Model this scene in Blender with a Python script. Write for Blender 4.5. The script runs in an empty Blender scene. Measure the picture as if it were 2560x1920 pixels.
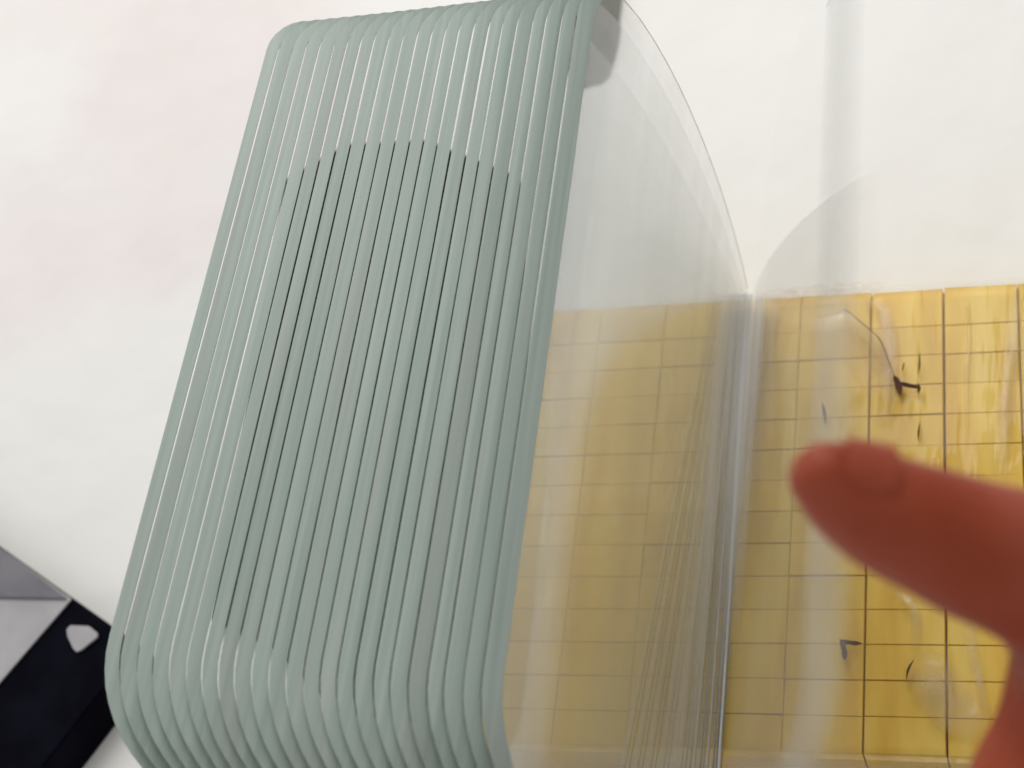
import bpy, bmesh, math, random
import numpy as np
from mathutils import Vector, Matrix, noise

random.seed(7)
rng = np.random.RandomState(7)
sc = bpy.context.scene
COL = sc.collection

# ------------------------------------------------------------------ camera
ZP = 0.030                                    # height of the parcel's top above the table
M = np.array([[0.94765907, 0.04271585, 0.31641371],
              [0.12678352, 0.85918609, -0.49570677],
              [-0.2930328, 0.50987707, 0.80879982]])
CAM = np.array([0.06950296, -0.22511998, 0.32939524 + ZP])
cd = bpy.data.cameras.new('camera')
cd.sensor_width = 36.0
cd.lens = 36.0 * 4000 / 2560
cd.clip_start = 0.01
cd.clip_end = 50
cd.dof.use_dof = True
cd.dof.focus_distance = 0.305
cd.dof.aperture_fstop = 22.0
cam = bpy.data.objects.new('camera', cd)
COL.objects.link(cam)
m4 = Matrix([list(M[i]) + [CAM[i]] for i in range(3)] + [[0, 0, 0, 1]])
cam.matrix_world = m4
sc.camera = cam

# ------------------------------------------------------------------ world and lamps
w = bpy.data.worlds.new('World')
sc.world = w
w.use_nodes = True
bg = w.node_tree.nodes['Background']
bg.inputs[0].default_value = (0.985, 0.985, 0.975, 1)
bg.inputs[1].default_value = 0.54


def area(name, loc, target, size, power, col):
    ld = bpy.data.lights.new(name, 'AREA')
    ld.shape = 'RECTANGLE'
    ld.size, ld.size_y = size
    ld.energy = power
    ld.color = col
    o = bpy.data.objects.new(name, ld)
    COL.objects.link(o)
    o.location = loc
    d = Vector(target) - Vector(loc)
    o.rotation_euler = d.to_track_quat('-Z', 'Y').to_euler()
    return o


area('ceiling_panel', (-0.15, 0.52, 0.72), (-0.05, 0.0, 0.05), (0.55, 0.4), 4.2, (1.0, 0.975, 0.94))
area('side_fill', (-1.2, 0.5, 0.9), (-0.15, 0, 0.03), (0.8, 0.8), 2.6, (0.94, 0.97, 1.0))  # added soft fill from the left

sc.view_settings.view_transform = 'Standard'
sc.view_settings.look = 'None'
sc.view_settings.gamma = 1
sc.view_settings.exposure = 0.0
sc.cycles.use_denoising = True
sc.cycles.use_adaptive_sampling = True
sc.cycles.adaptive_threshold = 0.03
sc.cycles.max_bounces = 4
sc.cycles.diffuse_bounces = 2
sc.cycles.glossy_bounces = 2
sc.cycles.transparent_max_bounces = 96
sc.cycles.sample_clamp_indirect = 4.0
sc.cycles.caustics_reflective = False
sc.cycles.caustics_refractive = False


# ------------------------------------------------------------------ materials
def mat(name):
    m = bpy.data.materials.new(name)
    m.use_nodes = True
    nt = m.node_tree
    for n in list(nt.nodes):
        nt.nodes.remove(n)
    out = nt.nodes.new('ShaderNodeOutputMaterial')
    return m, nt, out


def N(nt, typ, **kw):
    n = nt.nodes.new('ShaderNode' + typ)
    for k, v in kw.items():
        if k.startswith('i_'):
            n.inputs[k[2:].replace('_', ' ')].default_value = v
        else:
            setattr(n, k, v)
    return n


def ramp(nt, fac, stops):
    r = nt.nodes.new('ShaderNodeValToRGB')
    cr = r.color_ramp
    while len(cr.elements) > 1:
        cr.elements.remove(cr.elements[-1])
    cr.elements[0].position, cr.elements[0].color = stops[0]
    for p, c in stops[1:]:
        e = cr.elements.new(p)
        e.color = c
    nt.links.new(fac, r.inputs[0])
    return r


def coords(nt, scale=(1, 1, 1), src='Object'):
    tc = N(nt, 'TexCoord')
    mp = N(nt, 'Mapping')
    mp.inputs['Scale'].default_value = scale
    nt.links.new(tc.outputs[src], mp.inputs[0])
    return mp.outputs[0]


def principled(name, color, rough=0.5, spec=0.5, var=None, scale=(1, 1, 1), bump=0.0, bscale=(200, 200, 200), bdist=0.0002, **extra):
    m, nt, out = mat(name)
    p = N(nt, 'BsdfPrincipled')
    p.inputs['Base Color'].default_value = (*color, 1)
    p.inputs['Roughness'].default_value = rough
    p.inputs['Specular IOR Level'].default_value = spec
    for k, v in extra.items():
        p.inputs[k.replace('_', ' ')].default_value = v
    if var:
        nz = N(nt, 'TexNoise')
        nz.inputs['Scale'].default_value = 1.0
        nz.inputs['Detail'].default_value = 5
        nt.links.new(coords(nt, scale), nz.inputs['Vector'])
        r = ramp(nt, nz.outputs['Fac'], [(p_, (*c, 1)) for p_, c in var])
        nt.links.new(r.outputs[0], p.inputs['Base Color'])
    if bump:
        nb = N(nt, 'TexNoise')
        nb.inputs['Scale'].default_value = 1.0
        nb.inputs['Detail'].default_value = 4
        nt.links.new(coords(nt, bscale), nb.inputs['Vector'])
        b = N(nt, 'Bump')
        b.inputs['Strength'].default_value = bump
        b.inputs['Distance'].default_value = bdist
        nt.links.new(nb.outputs['Fac'], b.inputs['Height'])
        nt.links.new(b.outputs[0], p.inputs['Normal'])
    nt.links.new(p.outputs[0], out.inputs[0])
    return m


def film(name, milk, milk_col, tint, gloss=0.25, rough=0.12, bump=0.0, bscale=(60, 60, 60), mottled=0.0, mscale=(30, 30, 30), back=0.5):
    """clear plastic sheet: lets light straight through, a little milky, glossy at a slant"""
    m, nt, out = mat(name)
    tr = N(nt, 'BsdfTransparent')
    tr.inputs[0].default_value = (*tint, 1)
    df = N(nt, 'BsdfDiffuse')
    df.inputs[0].default_value = (*milk_col, 1)
    tl = N(nt, 'BsdfTranslucent')
    tl.inputs[0].default_value = (*milk_col, 1)
    mx0 = N(nt, 'MixShader')
    mx0.inputs[0].default_value = back
    nt.links.new(df.outputs[0], mx0.inputs[1])
    nt.links.new(tl.outputs[0], mx0.inputs[2])
    mx1 = N(nt, 'MixShader')
    mx1.inputs[0].default_value = milk
    if mottled:
        nz = N(nt, 'TexNoise')
        nz.inputs['Scale'].default_value = 1.0
        nz.inputs['Detail'].default_value = 4
        nt.links.new(coords(nt, mscale), nz.inputs['Vector'])
        mr = N(nt, 'MapRange')
        mr.inputs['From Min'].default_value = 0.3
        mr.inputs['From Max'].default_value = 0.7
        mr.inputs['To Min'].default_value = max(0.0, milk - mottled)
        mr.inputs['To Max'].default_value = milk + mottled
        nt.links.new(nz.outputs['Fac'], mr.inputs[0])
        nt.links.new(mr.outputs[0], mx1.inputs[0])
    nt.links.new(tr.outputs[0], mx1.inputs[1])
    nt.links.new(mx0.outputs[0], mx1.inputs[2])
    gl = N(nt, 'BsdfGlossy')
    gl.inputs['Roughness'].default_value = rough
    gl.inputs[0].default_value = (1, 1, 1, 1)
    fr = N(nt, 'Fresnel')
    fr.inputs['IOR'].default_value = 1.45
    mul = N(nt, 'Math', operation='MULTIPLY')
    mul.inputs[1].default_value = gloss
    nt.links.new(fr.outputs[0], mul.inputs[0])
    mx2 = N(nt, 'MixShader')
    nt.links.new(mul.outputs[0], mx2.inputs[0])
    nt.links.new(mx1.outputs[0], mx2.inputs[1])
    nt.links.new(gl.outputs[0], mx2.inputs[2])
    if bump:
        nb = N(nt, 'TexNoise')
        nb.inputs['Scale'].default_value = 1.0
        nb.inputs['Detail'].default_value = 3
        nt.links.new(coords(nt, bscale), nb.inputs['Vector'])
        b = N(nt, 'Bump')
        b.inputs['Strength'].default_value = bump
        b.inputs['Distance'].default_value = 0.001
        nt.links.new(nb.outputs['Fac'], b.inputs['Height'])
        nt.links.new(b.outputs[0], gl.inputs['Normal'])
        nt.links.new(b.outputs[0], fr.inputs['Normal'])
    nt.links.new(mx2.outputs[0], out.inputs[0])
    return m


M_TABLE = principled('white_sheet', (0.8, 0.79, 0.78), 0.6, 0.25,
                     var=[(0.28, (0.80, 0.79, 0.75)), (0.42, (0.835, 0.825, 0.795)), (0.52, (0.83, 0.815, 0.79)), (0.62, (0.785, 0.725, 0.71)), (0.74, (0.80, 0.79, 0.79))],
                     scale=(4.5, 4.5, 5), bump=0.5, bscale=(11, 9, 10), bdist=0.012)
M_FRONT = film('front_leaf_film', 0.125, (0.54, 0.555, 0.535), (0.972, 0.975, 0.972), gloss=0.16, rough=0.22, mottled=0.055, mscale=(40, 5, 110), back=0.25)


def plain_film():
    m, nt, out = mat('clear_leaf_film')
    tr = N(nt, 'BsdfTransparent')
    tr.inputs[0].default_value = (0.991, 0.9925, 0.992, 1)
    df = N(nt, 'BsdfDiffuse')
    df.inputs[0].default_value = (0.74, 0.77, 0.75, 1)
    mx = N(nt, 'MixShader')
    mx.inputs[0].default_value = 0.0055
    nt.links.new(tr.outputs[0], mx.inputs[1])
    nt.links.new(df.outputs[0], mx.inputs[2])
    nt.links.new(mx.outputs[0], out.inputs[0])
    return m


M_FILM = plain_film()
M_FILMB = film('grey_leaf_film', 0.30, (0.56, 0.59, 0.59), (1.0, 1.0, 1.0), gloss=0.0, rough=0.25, mottled=0.05, mscale=(25, 12, 25))
M_MILKY = film('milky_margin', 0.30, (0.60, 0.62, 0.60), (1.0, 1.0, 1.0), gloss=0.0, rough=0.3, mottled=0.06, mscale=(20, 8, 20))
M_WRAP = film('shrink_wrap', 0.015, (0.8, 0.78, 0.72), (0.99, 0.985, 0.97), gloss=0.36, rough=0.05, bump=0.85, bscale=(170, 24, 100))
M_TAPE = film('clear_tape', 0.42, (0.85, 0.75, 0.60), (0.97, 0.96, 0.94), gloss=0.7, rough=0.12, bump=0.7, bscale=(220, 50, 200), mottled=0.12, mscale=(120, 30, 120))
M_HIGHLIGHT = film('white_spine_highlight', 0.52, (0.84, 0.83, 0.82), (0.97, 0.97, 0.97), gloss=0.4, rough=0.25, mottled=0.40, mscale=(420, 9, 100), back=0.1)  # milky white stands in for a highlight on the film
for _m in (M_MILKY, M_TAPE, M_FILMB, M_HIGHLIGHT):     # frosting and gloss follow the painted-on thickness of the film
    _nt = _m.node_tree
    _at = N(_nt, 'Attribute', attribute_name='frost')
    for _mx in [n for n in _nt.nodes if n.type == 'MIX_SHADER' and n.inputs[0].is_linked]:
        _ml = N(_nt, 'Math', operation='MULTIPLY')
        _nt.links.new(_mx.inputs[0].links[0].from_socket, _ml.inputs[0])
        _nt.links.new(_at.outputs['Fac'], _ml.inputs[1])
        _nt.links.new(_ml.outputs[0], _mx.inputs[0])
M_SEAM = principled('weld_grey', (0.11, 0.10, 0.07), 0.5)
M_RIBD = principled('rib_dark', (0.20, 0.21, 0.19), 0.4)
M_RIM = principled('cut_edge', (0.70, 0.71, 0.66), 0.3)
M_RIBL = principled('rib_pale', (0.62, 0.64, 0.62), 0.35)


def band_material():
    m, nt, out = mat('grey_green_margin')
    p = N(nt, 'BsdfPrincipled')
    oi = N(nt, 'ObjectInfo')
    # streaks that run along the strip
    nz = N(nt, 'TexNoise')
    nz.inputs['Scale'].default_value = 1.0
    nz.inputs['Detail'].default_value = 6
    nt.links.new(coords(nt, (900, 16, 900)), nz.inputs['Vector'])
    r = ramp(nt, nz.outputs['Fac'], [(0.3, (0.275, 0.345, 0.31, 1)), (0.5, (0.315, 0.382, 0.345, 1)), (0.72, (0.365, 0.43, 0.39, 1))])
    nz2 = N(nt, 'TexNoise')
    nz2.inputs['Scale'].default_value = 1.0
    nz2.inputs['Detail'].default_value = 3
    nt.links.new(coords(nt, (220, 14, 60)), nz2.inputs['Vector'])
    r2 = ramp(nt, nz2.outputs['Fac'], [(0.52, (0, 0, 0, 1)), (0.72, (1, 1, 1, 1))])
    mx = N(nt, 'Mix', data_type='RGBA')
    mx.inputs[7].default_value = (0.345, 0.355, 0.335, 1)
    ml = N(nt, 'Math', operation='MULTIPLY')
    ml.inputs[1].default_value = 0.4
    nt.links.new(r2.outputs[0], ml.inputs[0])
    nt.links.new(ml.outputs[0], mx.inputs[0])
    nt.links.new(r.outputs[0], mx.inputs[6])
    hs = N(nt, 'HueSaturation')
    mr = N(nt, 'MapRange')
    mr.inputs['To Min'].default_value = 0.94
    mr.inputs['To Max'].default_value = 1.06
    nt.links.new(oi.outputs['Random'], mr.inputs[0])
    nt.links.new(mr.outputs[0], hs.inputs['Value'])
    nt.links.new(mx.outputs[2], hs.inputs['Color'])
    nt.links.new(hs.outputs[0], p.inputs['Base Color'])
    p.inputs['Roughness'].default_value = 0.42
    p.inputs['Specular IOR Level'].default_value = 0.35
    nt.links.new(p.outputs[0], out.inputs[0])
    return m


M_BAND = band_material()


def packet_material():
    m, nt, out = mat('yellow_card')
    p = N(nt, 'BsdfPrincipled')
    oi = N(nt, 'ObjectInfo')
    nz = N(nt, 'TexNoise')
    nz.inputs['Scale'].default_value = 1.0
    nz.inputs['Detail'].default_value = 5
    geo = N(nt, 'NewGeometry')
    mpp = N(nt, 'Mapping')
    mpp.inputs['Scale'].default_value = (150, 26, 60)
    nt.links.new(geo.outputs['Position'], mpp.inputs[0])
    nt.links.new(mpp.outputs[0], nz.inputs['Vector'])
    r = ramp(nt, nz.outputs['Fac'], [(0.3, (0.72, 0.41, 0.028, 1)), (0.5, (0.84, 0.535, 0.052, 1)), (0.72, (0.90, 0.64, 0.13, 1))])
    hs = N(nt, 'HueSaturation')
    mr = N(nt, 'MapRange')
    mr.inputs['To Min'].default_value = 0.95
    mr.inputs['To Max'].default_value = 1.05
    nt.links.new(oi.outputs['Random'], mr.inputs[0])
    nt.links.new(mr.outputs[0], hs.inputs['Value'])
    nt.links.new(r.outputs[0], hs.inputs['Color'])
    nt.links.new(hs.outputs[0], p.inputs['Base Color'])
    p.inputs['Roughness'].default_value = 0.45
    p.inputs['Specular IOR Level'].default_value = 0.4
    nt.links.new(p.outputs[0], out.inputs[0])
    return m


M_PACKET = packet_material()
M_CORE = principled('brown_card', (0.24, 0.13, 0.03), 0.8)
M_TEAR = principled('dark_tear', (0.11, 0.055, 0.04), 0.9, 0.05)
M_LIP = principled('torn_lip_shadow', (0.22, 0.14, 0.09), 0.5)  # brown puts the shadow along the torn edge into its colour
M_BLACK = principled('black_card', (0.0025, 0.0025, 0.007), 0.7, 0.03, var=[(0.4, (0.002, 0.002, 0.005)), (0.7, (0.005, 0.005, 0.011))], scale=(80, 80, 80))
M_GREY = principled('grey_paper', (0.37, 0.35, 0.37), 0.5, 0.4, var=[(0.35, (0.34, 0.325, 0.34)), (0.65, (0.42, 0.40, 0.415))], scale=(60, 60, 60))
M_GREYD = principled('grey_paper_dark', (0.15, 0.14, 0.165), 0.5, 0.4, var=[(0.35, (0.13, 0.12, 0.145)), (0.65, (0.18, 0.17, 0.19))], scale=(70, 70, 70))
M_SLAB = principled('slit_darkener', (0.004, 0.007, 0.006), 0.6, 0.1)
M_SKIN = principled('skin', (0.36, 0.085, 0.055), 0.5, 0.25,
                    var=[(0.3, (0.23, 0.028, 0.007)), (0.5, (0.29, 0.046, 0.014)), (0.72, (0.36, 0.085, 0.05))], scale=(45, 45, 45),
                    bump=0.5, bscale=(500, 500, 500), bdist=0.0004, Subsurface_Weight=0.15, Subsurface_Scale=0.004)
M_NAIL = principled('nail', (0.285, 0.048, 0.020), 0.5, 0.25)


# ------------------------------------------------------------------ helpers
def link(o, parent=None):
    COL.objects.link(o)
    if parent:
        o.parent = parent
    return o


def mesh(name, verts, faces, material, parent=None, smooth=True):
    me = bpy.data.meshes.new(name)
    me.from_pydata([tuple(map(float, v)) for v in verts], [], faces)
    me.materials.append(material)
    if smooth:
        me.polygons.foreach_set('use_smooth', [True] * len(me.polygons))
    me.update()
    return link(bpy.data.objects.new(name, me), parent)


def empty(name, loc=(0, 0, 0)):
    o = bpy.data.objects.new(name, None)
    o.location = loc
    o.empty_display_size = 0.01
    return link(o)


def tag(o, label=None, cat=None, group=None, kind=None):
    if label: o['label'] = label
    if cat: o['category'] = cat
    if group: o['group'] = group
    if kind: o['kind'] = kind
    return o


def grid_faces(nu, nv, off=0):
    return [(off + i * nv + j, off + (i + 1) * nv + j, off + (i + 1) * nv + j + 1, off + i * nv + j + 1)
            for i in range(nu - 1) for j in range(nv - 1)]


def tube_verts(path, r, n=6):
    vs, fs = [], []
    path = [np.array(p, float) for p in path]
    for i, p in enumerate(path):
        t = path[min(i + 1, len(path) - 1)] - path[max(i - 1, 0)]
        t /= np.linalg.norm(t)
        a = np.cross(t, [0, 0, 1.0]) if abs(t[2]) < .9 else np.cross(t, [1.0, 0, 0])
        a /= np.linalg.norm(a)
        b = np.cross(t, a)
        for k in range(n):
            an = 2 * math.pi * k / n
            vs.append(p + r * (math.cos(an) * a + math.sin(an) * b))
    for i in range(len(path) - 1):
        for k in range(n):
            fs.append((i * n + k, i * n + (k + 1) % n, (i + 1) * n + (k + 1) % n, (i + 1) * n + k))
    return vs, fs


# ------------------------------------------------------------------ table
tn = 60
tv = []
for i in range(tn + 1):
    for j in range(tn + 1):
        x = -0.9 + 1.8 * i / tn
        y = -0.7 + 1.6 * j / tn
        tv.append((x, y, 0.0))
tbl = mesh('table_top', tv, grid_faces(tn + 1, tn + 1), M_TABLE)
tag(tbl, 'white table top with faint pink and cream marks', kind='structure')

# ------------------------------------------------------------------ yellow parcel
parcel = empty('yellow_parcel', (0, 0, 0))
tag(parcel, 'yellow parcel of small card packets in clear wrap, lying under the open book', 'parcel')
PX0 = 30.0 - 17.0 * 5       # first column seam, mm
NCOL, NROW = 11, 14
Y0, PITCH = -3.7, 8.08


def packet_mesh():
    bm = bmesh.new()
    bmesh.ops.create_cube(bm, size=1.0)
    bmesh.ops.translate(bm, verts=bm.verts, vec=(0, 0, -0.5))
    top = [e for e in bm.edges if all(v.co.z > -0.1 for v in e.verts)]
    bmesh.ops.bevel(bm, geom=top, offset=0.012, segments=1, affect='EDGES')
    me = bpy.data.meshes.new('packet')
    bm.to_mesh(me)
    bm.free()
    me.materials.append(M_PACKET)
    return me


pk = packet_mesh()
STRONG = {5: 0.14, 6: 0.20, 7: 0.14, 8: 0.1, 10: 0.12}
rows = [(-0.4, Y0)] + [(Y0 - PITCH * k, Y0 - PITCH * (k + 1)) for k in range(NROW)]
for c in range(NCOL):
    xa, xb = PX0 + 17.0 * c, PX0 + 17.0 * (c + 1)
    for k, (ya, yb) in enumerate(rows):
        o = bpy.data.objects.new('packet', pk)
        link(o, parcel)
        ga, gb = STRONG.get(c, 0.003), STRONG.get(c + 1, 0.003)
        gy = random.choice((0.02, 0.04, 0.07, 0.12, 0.2))
        jx, jy = (ga - gb) / 2, random.uniform(-.04, .04)
        o.location = (((xa + xb) / 2 + jx) / 1e3, ((ya + yb) / 2 + jy) / 1e3, ZP - 0.0007 + random.uniform(-.0002, .0001) - (0.0012 if k == 0 else 0))
        o.scale = ((xb - xa - ga - gb) / 1e3, (ya - yb - gy) / 1e3, ZP - 0.003)
        o.rotation_euler = (random.uniform(-.010, .010), random.uniform(-.006, .006), random.uniform(-.005, .005))
PXA, PXB, PYA, PYB = PX0 / 1e3, (PX0 + 17 * NCOL) / 1e3, -0.0004, rows[-1][1] / 1e3
cx, cy = (PXA + PXB) / 2, (PYA + PYB) / 2
hx, hy = (PXB - PXA) / 2 - 0.001, (PYA - PYB) / 2 - 0.001
mesh('core', [(cx + sx * hx, cy + sy * hy, z) for z in (0.0015, ZP - 0.0026) for sx, sy in ((-1, -1), (1, -1), (1, 1), (-1, 1))],
     [(0, 3, 2, 1), (4, 5, 6, 7), (0, 1, 5, 4), (1, 2, 6, 5), (2, 3, 7, 6), (3, 0, 4, 7)], M_CORE, parcel, smooth=False)

# clear wrap, pulled over the top and down the four sides
nx, ny = 110, 64
wv = []
for i in range(nx):
    for j in range(ny):
        u, v = i / (nx - 1), j / (ny - 1)
        x = PXA - 0.0012 + (PXB - PXA + 0.0024) * u
        y = PYB - 0.0012 + (PYA - PYB + 0.0024) * v
        ed = min((x - PXA + .0012), (PXB + .0012 - x), (y - PYB + .0012), (PYA + .0012 - y))
        z = ZP + 0.0003 + 0.0004 * noise.noise(Vector((x * 90, y * 30, 0.3))) + 0.0002 * noise.noise(Vector((x * 300, y * 120, 3)))
        if ed < 0.0016:
            z -= 0.0016 - ed
        wv.append((x, y, max(z, ZP - 0.0014)))
wf = grid_faces(nx, ny)
ring = [i * ny for i in range(nx)] + [(nx - 1) * ny + j for j in range(1, ny)] + [i * ny + ny - 1 for i in range(nx - 2, -1, -1)] + [j for j in range(ny - 2, 0, -1)]
base = len(wv)
for q in ring:
    x, y, z = wv[q]
    wv.append((x + 0.0004 * (1 if x > cx else -1), y + 0.0004 * (1 if y > cy else -1), 0.0006))
for a in range(len(ring)):
    b = (a + 1) % len(ring)
    wf.append((ring[a], ring[b], base + b, base + a))
mesh('clear_wrap', wv, wf, M_WRAP, parcel)


def PXL(px, py, z):
    """where the line of sight through a spot of the photograph meets a level plane"""
    d = M @ np.array([(px - 1280) / 4000, (960 - py) / 4000, -1.0])
    return CAM + d * ((z - CAM[2]) / d[2])


def ribbon(name, pts, widths, material, parent, z, crown=0.0004, wob=0.0):
    """flat strip of tape lying on a surface; pts in metres (x, y)"""
    vs = []
    n = len(pts)
    nw = 7
    for i in range(n):
        p = np.array(pts[i][:2], float)
        t = np.array(pts[min(i + 1, n - 1)][:2]) - np.array(pts[max(i - 1, 0)][:2])
        t /= np.linalg.norm(t)
        s = np.array([-t[1], t[0]])
        for k in range(nw):
            a = -1 + 2 * k / (nw - 1)
            q = p + s * widths[i] / 2 * a
            zz = z + crown * (1 - a * a) + wob * noise.noise(Vector((q[0] * 700, q[1] * 160, 1.7)))
            vs.append((q[0], q[1], zz))
    o = mesh(name, vs, grid_faces(n, nw), material, parent)
    at = o.data.attributes.new('frost', 'FLOAT', 'POINT')      # cloudy in the middle, clear along the cut edges
    at.data.foreach_set('value', [(1 - (2 * (k % nw) / (nw - 1) - 1) ** 2) * min(1.0, 3 * min(k // nw, n - 1 - k // nw) / n) * (0.6 + 0.6 * abs(noise.noise(Vector((k // nw * .35, k % nw * .5, z * 1e4))))) for k in range(n * nw)])
    return o


def px_path(pp, n=18):
    """smooth path on the parcel top through photograph spots"""
    w_ = [PXL(a, b, ZP)[:2] for a, b in pp]
    out = []
    for k in range(n):
        t = k / (n - 1) * (len(w_) - 1)
        i = min(int(t), len(w_) - 2)
        f_ = t - i
        p0, p1 = w_[max(i - 1, 0)], w_[i]
        p2, p3 = w_[i + 1], w_[min(i + 2, len(w_) - 1)]
        out.append(0.5 * ((2 * p1) + (p2 - p0) * f_ + (2 * p0 - 5 * p1 + 4 * p2 - p3) * f_ ** 2 + (3 * p1 - p0 - 3 * p2 + p3) * f_ ** 3))
    return out


TZ = ZP + 0.0009
for pp, wd in [([(2545, 715), (2532, 860), (2515, 1020), (2500, 1200)], 0.0042),
               ([(2420, 770), (2424, 860), (2418, 950), (2418, 1115)], 0.0011),
               ([(2425, 1545), (2430, 1620), (2450, 1710), (2470, 1800)], 0.0028),
               ([(2368, 1600), (2372, 1690), (2380, 1760), (2372, 1860)], 0.0016),
               ([(2235, 1490), (2262, 1500), (2290, 1540), (2290, 1640)], 0.0032),
               ([(2165, 770), (2205, 780), (2225, 900), (2210, 1080)], 0.0052)]:
    path = px_path(pp, 22)
    ribbon('tape_strip', path, [wd * (0.85 + 0.3 * noise.noise(Vector((i * 0.4, wd * 900, 0)))) for i in range(len(path))], M_TAPE, parcel, TZ, 0.0002, 0.0003)
    TZ += 0.00007
# crumpled loose tape near the hand
path = px_path([(2300, 1640), (2330, 1700), (2400, 1790), (2470, 1850)], 20)
ribbon('tape_strip', path, [0.006 + 0.006 * math.sin(math.pi * i / 19) for i in range(20)], M_TAPE, parcel, TZ + 0.0002, 0.0003, 0.0008)
# pinched fold of wrap along the far edge
path = px_path([(1880, 752), (1960, 742), (2060, 734), (2140, 728), (2215, 727)], 26)
ribbon('wrap_fold', path, [0.0016 + 0.0022 * abs(math.sin(i * 0.9)) for i in range(26)], M_TAPE, parcel, TZ + 0.0002, 0.0005, 0.0010)

# small tears that show dark
CURL = [.05, -.06, .03, .0, .04, -.03, .06, -.05, -.08, .05, .03, -.02] * 2


def lens(p0, p1, w0, name='tear', zt=ZP + 0.0016):
    a, b = PXL(*p0, zt), PXL(*p1, zt)
    d = (b - a)[:2]
    sd_ = np.array([-d[1], d[0]]) / np.linalg.norm(d)
    up, dn = [], []
    cu = CURL.pop(0)
    for k in range(9):
        t = k / 8
        c_ = a[:2] + d * t + sd_ * cu * np.linalg.norm(d) * math.sin(math.pi * t)
        w_ = w0 * (math.sin(math.pi * t) ** 0.8) * (1 + 0.5 * noise.noise(Vector((t * 4, a[0] * 900, 0)))) / 2
        up.append((*(c_ + sd_ * w_), zt + 0.0002 * math.sin(math.pi * t)))
        dn.append((*(c_ - sd_ * w_), zt - 0.0003))
    return mesh(name, up + dn, [(k, k + 1, 10 + k, 9 + k) for k in range(8)], M_TEAR, parcel)


for p0, p1, w0 in (((2234, 938), (2252, 988), .0019), ((2240, 952), (2302, 968), .0011), ((2295, 958), (2297, 984), .0008), ((2260, 905), (2256, 928), .0005),
                   ((2298, 880), (2294, 938), .0005), ((2301, 1052), (2296, 1100), .0005), ((2100, 1596), (2112, 1650), .0013), ((2098, 1600), (2155, 1608), .0009),
                   ((2285, 1648), (2266, 1700), .0006),
                   ((2054, 1005), (2062, 1060), .0008)):
    lens(p0, p1, w0)
# the wrap is torn here: a loose greyish flap with a curled lip
lip = px_path([(2112, 782), (2130, 800), (2175, 840), (2205, 868), (2225, 915), (2244, 962)], 24)
fv, fz = [], []
for k, p in enumerate(lip):
    q = k / 23
    for a in range(7):
        b = a / 6
        fv.append((p[0] - 0.0125 * b * (1 - 0.45 * q), p[1] - 0.004 * b, ZP + 0.0012 + 0.0022 * (1 - b) ** 2 * math.sin(math.pi * min(1, q * 1.1 + .05))))
        fz.append((1 - b) * min(1, 4 * q, 4 * (1 - q)))
flap = mesh('torn_flap', fv, grid_faces(24, 7), M_TAPE, parcel)
flap.data.attributes.new('frost', 'FLOAT', 'POINT').data.foreach_set('value', fz)
vs, fs = tube_verts([(p[0], p[1], ZP + 0.0012 + 0.0022 * math.sin(math.pi * min(1, k / 23 * 1.1 + .05))) for k, p in enumerate(lip)], 0.00013, 6)
mesh('torn_lip', vs, fs, M_LIP, parcel)

# ------------------------------------------------------------------ the book of clear leaves
book = empty('clear_leaf_book', (0, 0, ZP + 0.0018))
tag(book, 'open book of clear plastic leaves with grey-green margins, fanned upright on the yellow parcel', 'book')
NL = 23
RT, RB = 10.0, 25.0                             # corner radii, mm


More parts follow.
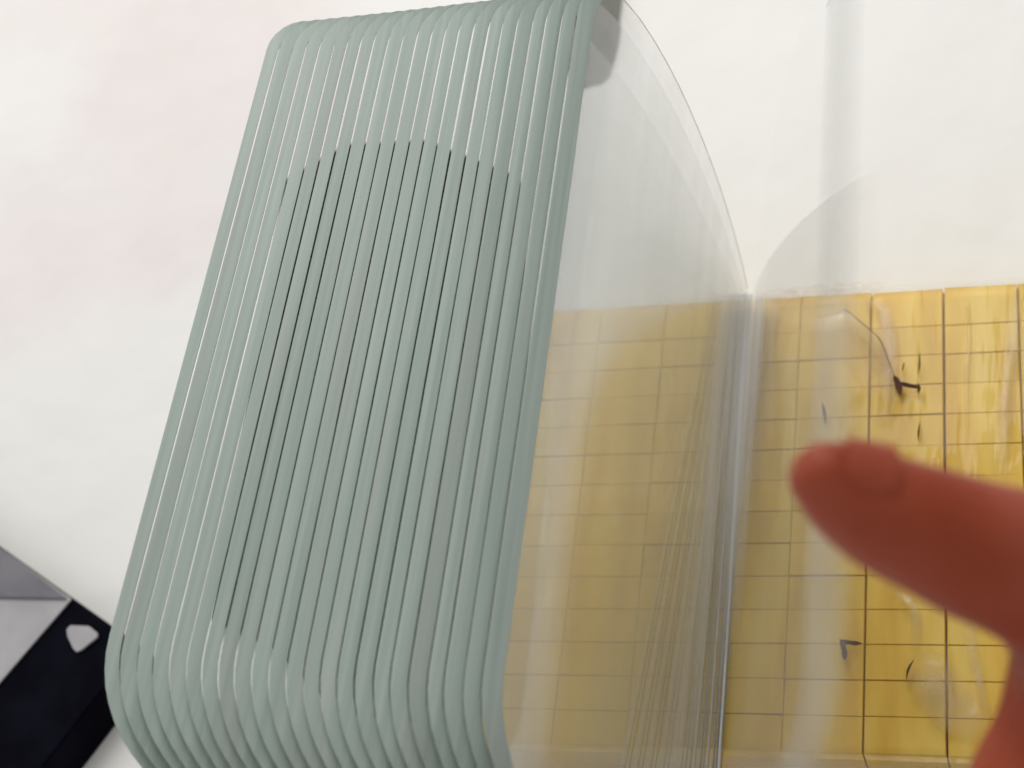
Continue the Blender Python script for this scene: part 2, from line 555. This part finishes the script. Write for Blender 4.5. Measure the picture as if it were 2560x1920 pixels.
class Leaf:
    """a bent leaf: s runs from the binding outwards, v from the far edge towards the viewer (mm)"""

    def __init__(self, root, a0, end, t1, k0, k1, L):
        self.root, self.a0, self.end, self.t1, self.k0, self.k1, self.L = root, a0, np.array(end, float), np.array(t1, float), k0, k1, L
        self.cache = {}
        self.W = self.section(0.4 * L)[2][-1]

    def section(self, v):
        key = round(v, 2)
        if key not in self.cache:
            p0 = np.array([self.root(v / 160.0), 0.0])
            t0 = np.array([math.cos(self.a0), math.sin(self.a0)])
            p3 = self.end
            t1 = self.t1 / np.linalg.norm(self.t1)
            p1, p2 = p0 + t0 * self.k0, p3 - t1 * self.k1
            t = np.linspace(0, 1, 41)[:, None]
            b = (1 - t) ** 3 * p0 + 3 * t * (1 - t) ** 2 * p1 + 3 * t * t * (1 - t) * p2 + t ** 3 * p3
            ln = np.concatenate([[0], np.cumsum(np.linalg.norm(np.diff(b, axis=0), axis=1))])
            self.cache[key] = (b[:, 0], b[:, 1], ln)
        return self.cache[key]

    def at(self, s, v, n=0.0):
        bx, bz, ln = self.section(v)
        s = s * ln[-1] / self.W
        x, z = np.interp(s, ln, bx), np.interp(s, ln, bz)
        if n:
            dx = np.interp(s + .5, ln, bx) - np.interp(s - .5, ln, bx)
            dz = np.interp(s + .5, ln, bz) - np.interp(s - .5, ln, bz)
            h = math.hypot(dx, dz) or 1
            x, z = x + n * dz / h, z - n * dx / h
        return (x / 1e3, -v / 1e3, z / 1e3)

    def smax(self, v):
        W, L = self.W, self.L
        if v < RT:
            return W - RT + math.sqrt(max(0, RT ** 2 - (RT - v) ** 2))
        if v > L - RB:
            return W - RB + math.sqrt(max(0, RB ** 2 - (v - L + RB) ** 2))
        return W

    def film(self, material, parent):
        L = self.L
        vv = [RT * (1 - math.cos(a)) for a in np.linspace(0, math.pi / 2, 6)] + list(np.linspace(RT, L - RB, 14))[1:] + \
             [L - RB + RB * math.sin(a) for a in np.linspace(0, math.pi / 2, 9)][1:]
        ns = 19
        vs = [self.at(self.smax(v) * k / (ns - 1), v) for v in vv for k in range(ns)]
        return mesh('leaf', vs, grid_faces(len(vv), ns), material, parent)

    def outline(self):
        W, L = self.W, self.L
        pts = []
        for a in np.linspace(0, math.pi / 2, 8):
            pts.append((W - RT + RT * math.sin(a), RT - RT * math.cos(a), -math.sin(a), math.cos(a)))
        for v in np.linspace(RT, L - RB, 24)[1:-1]:
            pts.append((W, v, -1.0, 0.0))
        for a in np.linspace(0, math.pi / 2, 14):
            pts.append((W - RB + RB * math.cos(a), L - RB + RB * math.sin(a), -math.cos(a), -math.sin(a)))
        for s in (W - RB - 8, W - RB - 20, W - RB - 32):
            pts.append((s, L, 0.0, -1.0))
        return pts

    def band(self, bw, material, parent, th=0.22, wob=0.0, seed=0, fade=False):
        pts = self.outline()
        n = len(pts)
        vs = []
        prof = [(k_ / 8, 0.5) for k_ in range(9)] if fade else [(0.0, -0.4), (0.0, 0.46), (0.0, 0.46), (0.015, 0.52), (0.015, 0.52), (0.5, 0.53), (0.985, 0.52), (0.985, 0.52), (1.0, 0.46), (1.0, 0.46), (1.0, -0.4)]
        for i, (s, v, ns, nv) in enumerate(pts):
            f_ = min(1.0, 0.05 + i / 5.0) if i < 5 else 1.0
            b = (bw(v) if callable(bw) else bw) * f_ + wob * noise.noise(Vector((v * 0.05, seed * 3.1, 0)))
            for a, h in prof:
                vs.append(self.at(s + ns * b * a, v + nv * b * a, h * th + 0.0))
        m = len(prof)
        skip = {k for k in range(m - 1) if prof[k] == prof[k + 1]}          # hard creases
        fs = [f_ for q_, f_ in enumerate(grid_faces(n, m)) if q_ % (m - 1) not in skip]
        if not fade:
            fs += [(i * m + m - 1, (i + 1) * m + m - 1, (i + 1) * m, i * m) for i in range(n - 1)]
            fs += [tuple(range(m)), tuple((n - 1) * m + k for k in range(m - 1, -1, -1))]
        o = mesh('margin_band', vs, fs, material, parent)
        if fade:                                  # frosting that thins out towards both sides of the margin
            at = o.data.attributes.new('frost', 'FLOAT', 'POINT')
            at.data.foreach_set('value', [max(0.0, 1 - (2 * prof[k % m][0] - 1) ** 2) for k in range(n * m)])
        return o

    def rim(self, r, material, parent):
        path = [self.at(s_, 0.0) for s_ in np.linspace(1.0, self.W - RT, 16)] + \
               [self.at(self.W - RT + RT * math.sin(a), RT - RT * math.cos(a)) for a in np.linspace(0.2, 1.2, 4)]
        vs, fs = tube_verts(path, r, 5)
        return mesh('rim', vs, fs, material, parent)

    def seam(self, s, r, material, parent):
        path = [self.at(s, v, 0.1) for v in np.linspace(1.0, self.L - 1, 12)]
        vs, fs = tube_verts(path, r, 5)
        vs = [np.array(path[k // 5]) + (v_ - np.array(path[k // 5])) * (0.35 + 0.9 * (k // 5) / 11) for k, v_ in enumerate(vs)]
        return mesh('weld_seam', vs, fs, material, parent)


leaves = []
for i in range(NL):
    u = i / (NL - 1)
    ex = -79.0 + (79.0 - 12.6) * u + (rng.uniform(-.16, .16) if 0 < i < NL - 1 else 0)
    ez = 112.0 - 0.6 * math.sin(math.pi * u)
    t1 = (-0.97, 0.25)
    lf = Leaf(lambda q, u=u: -(8.0 + 16.5 * q) * (1 - u), math.radians(118 - 32 * u), (ex, ez), t1, 44.0, 27.0 - 14.0 * max(0.0, u - 0.55) / 0.45, 163.0 + 6.0 * u)
    leaves.append(lf)


def sight(p):
    q = M.T @ (np.array(p) + np.array([0, 0, ZP + 0.0018]) - CAM)
    return 4000 * q[0] / -q[2], 4000 * q[1] / -q[2]


def across(lf, s, v, y):
    """how far to the side the line s = const of a leaf stands at picture height y"""
    vv = np.linspace(v - 45, v + 45, 19)
    pr = [sight(lf.at(s, a)) for a in vv]
    return np.interp(-y, [-b for a, b in pr], [a for a, b in pr])


for i, lf in enumerate(leaves):
    bws = [3.2] * 5
    if i < NL - 1:                                # margins are cut so that a narrow slit stays open to the next leaf
        slit = (2.8 if i < 4 else 3.7) + rng.uniform(-1.0, 1.3)
        bws = []
        for vq in (18, 50, 80, 110, 134):
            yy = sight(lf.at(lf.W, vq))[1]
            left = across(leaves[i + 1], leaves[i + 1].W, vq, yy)
            lo, hi = 1.0, 6.0
            for _ in range(24):
                mid = (lo + hi) / 2
                if across(lf, lf.W - mid, vq, yy) < left - slit: lo = mid
                else: hi = mid
            bws.append((lo + hi) / 2)
    bw = lambda v, b=bws, L=lf.L: float(np.interp(v, [0, 18, 50, 80, 110, 134, L - 17, L - 6, L], [b[0] + .2] + b + [b[4] + .05, b[4] + .22, b[4] + .25]))
    o = lf.film(M_FRONT if i in (NL - 1, NL - 3, NL - 7) else M_FILM, book)
    lf.band(bw, M_BAND, o, wob=0.07, seed=i)
    lf.seam(0.4, 0.00013, M_SEAM if i % 3 else M_RIBL, o)

lf.rim(0.00008, M_RIM, o)

# leaves already turned to the right
lf = Leaf(lambda q: 1.2, math.radians(76), (42.5, 117.5), (0.80, 0.60), 40.0, 22.0, 166.0)
o = lf.film(M_FILM, book)
lf.band(15.0, M_MILKY, o, th=0.15, wob=0.5, seed=3, fade=True)
RT, RB = 3.0, 6.0
lf = Leaf(lambda q: 1.8, math.radians(72), (37.5, 44.6), (0.87, 0.5), 17.0, 18.0, 150.0)
o = lf.film(M_FILMB, book)
o.data.attributes.new('frost', 'FLOAT', 'POINT').data.foreach_set('value', [min(1.0, 0.6 + k % 19 / 12) * min(1.0, (18 - k % 19) / 5) for k in range(len(o.data.vertices))])
tag(o, 'narrow greyish leaf arched low to the right')

# the binding: stub edges pressed together
for x, r, m_ in ((-4.3, .16, M_RIBL), (-3.4, .22, M_RIBD), (-2.6, .2, M_RIBL), (-1.8, .26, M_RIBD), (-1.1, .2, M_RIBL), (-0.4, .24, M_RIBD), (0.5, .28, M_RIBL), (1.2, .16, M_RIBD)):
    path = [((x - 0.008 * q * max(0, -x - 0.3)) / 1e3 + 0.00012 * noise.noise(Vector((q * .06, x, 0))), -q / 1e3, 0.0008) for q in np.linspace(2, 160, 14)]
    vs, fs = tube_verts(path, r / 1e3, 6)
    mesh('binding_rib', vs, fs, m_, book)
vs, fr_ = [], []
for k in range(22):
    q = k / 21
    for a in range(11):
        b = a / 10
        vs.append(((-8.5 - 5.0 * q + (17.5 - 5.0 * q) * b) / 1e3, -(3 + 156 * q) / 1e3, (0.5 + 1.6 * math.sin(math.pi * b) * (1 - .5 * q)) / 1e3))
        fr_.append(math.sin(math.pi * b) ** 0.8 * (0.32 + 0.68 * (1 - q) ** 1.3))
o = mesh('spine_highlight', vs, grid_faces(22, 11), M_HIGHLIGHT, book)  # pale sheet painting the film's highlight beside the spine
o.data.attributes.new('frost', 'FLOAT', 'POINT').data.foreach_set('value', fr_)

# ------------------------------------------------------------------ black box at the left, black case added under the fan to darken its slits
def prism(name, poly, z0, z1, material, parent=None, bevel=0.0):
    bm = bmesh.new()
    vb = [bm.verts.new((x, y, z0)) for x, y in poly]
    f_ = bm.faces.new(vb)
    if f_.normal.z > 0:
        f_.normal_flip()
    r = bmesh.ops.extrude_face_region(bm, geom=[f_])
    bmesh.ops.translate(bm, verts=[v for v in r['geom'] if isinstance(v, bmesh.types.BMVert)], vec=(0, 0, z1 - z0))
    bmesh.ops.recalc_face_normals(bm, faces=bm.faces)
    if bevel:
        bmesh.ops.bevel(bm, geom=[e for e in bm.edges if all(v.co.z > z1 - 1e-6 for v in e.verts)], offset=bevel, segments=3, affect='EDGES')
    me = bpy.data.meshes.new(name)
    bm.to_mesh(me)
    bm.free()
    me.materials.append(material)
    return link(bpy.data.objects.new(name, me), parent)


BZ = 0.014
c0 = PXL(346, 1611, BZ)[:2]
e1 = PXL(0, 1365, BZ)[:2] - c0
e1 /= np.linalg.norm(e1)
e2 = np.array([-e1[1], e1[0]])
if (PXL(60, 1920, BZ)[:2] - c0) @ e2 < 0:
    e2 = -e2
bx = empty('black_box', (0, 0, 0))
tag(bx, 'flat black box with a grey paper panel, at the lower left beside the fanned leaves', 'box')
corner = lambda a, b: tuple(c0 + e1 * a / 1e3 + e2 * b / 1e3)
prism('body', [corner(0, 0), corner(110, 0), corner(110, 150), corner(0, 150)], 0.0005, BZ, M_BLACK, bx, 0.0008)
s1 = PXL(182, 1500, BZ)[:2] - c0
s1v = (s1 @ e1) * 1e3
sl = PXL(0, 1712, BZ)[:2] - c0
sa, sb = (sl @ e1) * 1e3, (sl @ e2) * 1e3
far = 109.0
kx = sa + (sa - s1v) / max(sb, 1) * (148 - sb)
prism('paper_panel', [corner(s1v, 0.4), corner(far, 0.4), corner(far, 148), corner(kx, 148), corner(sa, sb)], BZ + 0.0003, BZ + 0.0008, M_GREY, bx)
fl = [(PXL(a, b, BZ + 0.001)[:2] - c0) for a, b in ((168, 1497), (-160, 1492), (-120, 1300), (0, 1370))]
prism('folded_flap', [tuple(c0 + p) for p in fl], BZ + 0.0010, BZ + 0.0016, M_GREYD, bx)
chip = [PXL(a, b, BZ + 0.001)[:2] for a, b in ((166, 1573), (176, 1563), (222, 1565), (243, 1582), (242, 1592), (202, 1624), (190, 1629), (182, 1620), (168, 1590))]
prism('chip_sticker', [tuple(p) for p in chip], BZ + 0.0003, BZ + 0.0009, M_GREY, bx)

slab_px = [(705, 440), (860, 350), (1060, 340), (1290, 430), (1300, 700), (1318, 1300), (1220, 2050), (960, 1900), (660, 1600), (520, 1540)]
cp = [np.minimum(PXL(a, b, 0.006)[:2], (-0.0585, 9)) for a, b in slab_px]
case = prism('slit_darkener', [tuple(p) for p in cp], 0.0005, 0.006, M_SLAB, None, 0.002)  # added black sheet that makes the slits between the strips dark
tag(case, 'flat black case on the table, added to darken the slits between the grey-green strips', 'case')

lv = []  # lump added to give the dark smudge behind the upright leaf
lc = PXL(1497, 85, 0.0)
for i in range(9):
    th = math.pi / 2 * i / 8
    for k in range(20):
        a = 2 * math.pi * k / 20
        r_ = 1 + 0.45 * noise.noise(Vector((math.cos(a) * 1.3, math.sin(a) * 1.3, i * .2)))
        lv.append((lc[0] + 0.0088 * r_ * math.cos(a) * math.cos(th), lc[1] + 0.022 * r_ * math.sin(a) * math.cos(th), 0.0004 + 0.007 * math.sin(th)))
lump = mesh('smudge_lump', lv, [(i * 20 + k, i * 20 + (k + 1) % 20, (i + 1) * 20 + (k + 1) % 20, (i + 1) * 20 + k) for i in range(8) for k in range(20)],
            principled('olive_grey', (0.12, 0.125, 0.09), 0.8, 0.1))
tag(lump, 'small dark olive lump added on the table as the dark smudge seen through the upright leaf at the top', 'lump')

# ------------------------------------------------------------------ hand
def PD(px, py, d):
    d = d * 0.72
    return CAM + M @ np.array([(px - 1280) / 4000, (960 - py) / 4000, -1.0]) * d


def capsule_chain(bm, pts, seg=20):
    """closed tapered tube through (point, radius) with rounded ends"""
    P_ = [np.array(p, float) for p, r in pts]
    R_ = [r for p, r in pts]
    st = []
    d = P_[1] - P_[0]
    d /= np.linalg.norm(d)
    for a in (80, 55, 30):
        st.append((P_[0] - d * R_[0] * math.sin(math.radians(a)), R_[0] * math.cos(math.radians(a))))
    n = 8
    for i in range(len(P_) - 1):
        for k in range(n):
            t = k / n
            p0, p1, p2, p3 = P_[max(i - 1, 0)], P_[i], P_[i + 1], P_[min(i + 2, len(P_) - 1)]
            q = 0.5 * (2 * p1 + (p2 - p0) * t + (2 * p0 - 5 * p1 + 4 * p2 - p3) * t * t + (3 * p1 - p0 - 3 * p2 + p3) * t ** 3)
            ts = t * t * (3 - 2 * t)
            st.append((q, R_[i] * (1 - ts) + R_[i + 1] * ts))
    d2 = P_[-1] - P_[-2]
    d2 /= np.linalg.norm(d2)
    for a in (0, 30, 55, 80):
        st.append((P_[-1] + d2 * R_[-1] * math.sin(math.radians(a)), R_[-1] * math.cos(math.radians(a))))
    rings = []
    for i, (p, r) in enumerate(st):
        t = st[min(i + 1, len(st) - 1)][0] - st[max(i - 1, 0)][0]
        t = t / (np.linalg.norm(t) + 1e-12)
        up = np.array([0.1, 0.3, 0.95])
        a = np.cross(t, up)
        a /= np.linalg.norm(a)
        b = np.cross(t, a)
        rings.append([bm.verts.new(tuple(p + r * (math.cos(2 * math.pi * k / seg) * a + math.sin(2 * math.pi * k / seg) * b))) for k in range(seg)])
    for i in range(len(rings) - 1):
        for k in range(seg):
            bm.faces.new((rings[i][k], rings[i][(k + 1) % seg], rings[i + 1][(k + 1) % seg], rings[i + 1][k]))
    bm.faces.new(rings[0][::-1])
    bm.faces.new(rings[-1])


def px_r(w_, d):
    return w_ * d * 0.72 / 4000


D_ = 0.200
hb = bmesh.new()
thumb = [((2066, 1194), 108), ((2120, 1232), 134), ((2215, 1284), 156), ((2330, 1330), 170), ((2460, 1384), 186), ((2620, 1440), 205), ((2760, 1570), 245), ((2830, 1800), 290)]
dd = [0.197, 0.198, 0.199, 0.200, 0.202, 0.206, 0.214, 0.222]
capsule_chain(hb, [(PD(*p, d), px_r(r, d)) for (p, r), d in zip(thumb, dd)])
# palm: heel, ball of the thumb, knuckle side
capsule_chain(hb, [(PD(2790, 1560, .216), px_r(250, .21)), (PD(2765, 1830, .224), px_r(270, .22)), (PD(2705, 2080, .226), px_r(310, .22)), (PD(2720, 2500, .228), px_r(300, .22)), (PD(2780, 3300, .235), px_r(330, .23)), (PD(2950, 5600, .250), px_r(430, .24))])
capsule_chain(hb, [(PD(3000, 1420, .232), px_r(190, .23)), (PD(2960, 1800, .234), px_r(230, .23)), (PD(2820, 2300, .232), px_r(240, .23))])
capsule_chain(hb, [(PD(3250, 1540, .246), px_r(180, .24)), (PD(3160, 1900, .244), px_r(220, .24)), (PD(2880, 2380, .236), px_r(240, .23))])
capsule_chain(hb, [(PD(3440, 1740, .258), px_r(165, .25)), (PD(3300, 2040, .252), px_r(200, .25)), (PD(2920, 2440, .238), px_r(220, .23))])
# four fingers, bent at the knuckles, reaching down past the parcel's right side
for pts in ([((3010, 1400), .232, 178), ((3060, 900), .236, 160), ((3010, 640), .262, 146), ((2960, 560), .296, 128)],
            [((3250, 1520), .246, 176), ((3350, 980), .250, 158), ((3310, 700), .280, 146), ((3250, 620), .314, 126)],
            [((3430, 1720), .256, 164), ((3590, 1220), .262, 148), ((3560, 950), .292, 136), ((3480, 860), .322, 118)],
            [((3560, 1920), .262, 146), ((3760, 1540), .268, 128), ((3750, 1330), .292, 116), ((3680, 1250), .314, 104)]):
    capsule_chain(hb, [(PD(*p, d), px_r(r, d)) for p, d, r in pts])
capsule_chain(hb, [(PD(3560, 1920, .262), px_r(150, .26)), (PD(3400, 2150, .254), px_r(190, .25)), (PD(2980, 2520, .240), px_r(210, .24))])
bmesh.ops.recalc_face_normals(hb, faces=hb.faces)
hme = bpy.data.meshes.new('hand')
hb.to_mesh(hme)
hb.free()
hme.materials.append(M_SKIN)
hand = link(bpy.data.objects.new('hand', hme))
rm = hand.modifiers.new('fuse', 'REMESH')
rm.mode = 'VOXEL'
rm.voxel_size = 0.0011
rm.use_smooth_shade = True
sm = hand.modifiers.new('soften', 'SMOOTH')
sm.factor = 0.6
sm.iterations = 14
tag(hand, 'reddish hand reaching in from the right, its thumb pointing left above the yellow parcel', 'hand')

# thumb nail on the upper, far side of the thumb tip
up_ = M @ np.array([0.10, 0.72, 0.69])
ax = PD(2180, 1235, .1985) - PD(2062, 1180, .197)
ax /= np.linalg.norm(ax)
up_ -= ax * (up_ @ ax)
up_ /= np.linalg.norm(up_)
sd = np.cross(ax, up_)
nv_ = []
for i in range(10):
    q = i / 9
    c_ = PD(2062 + 112 * q, 1180 + 50 * q, .197 + .0012 * q)
    r_ = px_r(100 + 36 * q ** 0.8, .197) * 0.97
    hw = math.radians(52) * (0.55 + 0.45 * math.sin(math.pi * min(1, 0.15 + q * 0.75)))
    for k in range(9):
        an = -hw + 2 * hw * k / 8
        nv_.append(c_ + up_ * r_ * math.cos(an) + sd * r_ * math.sin(an))
mesh('thumb_nail', nv_, grid_faces(10, 9), M_NAIL, hand)
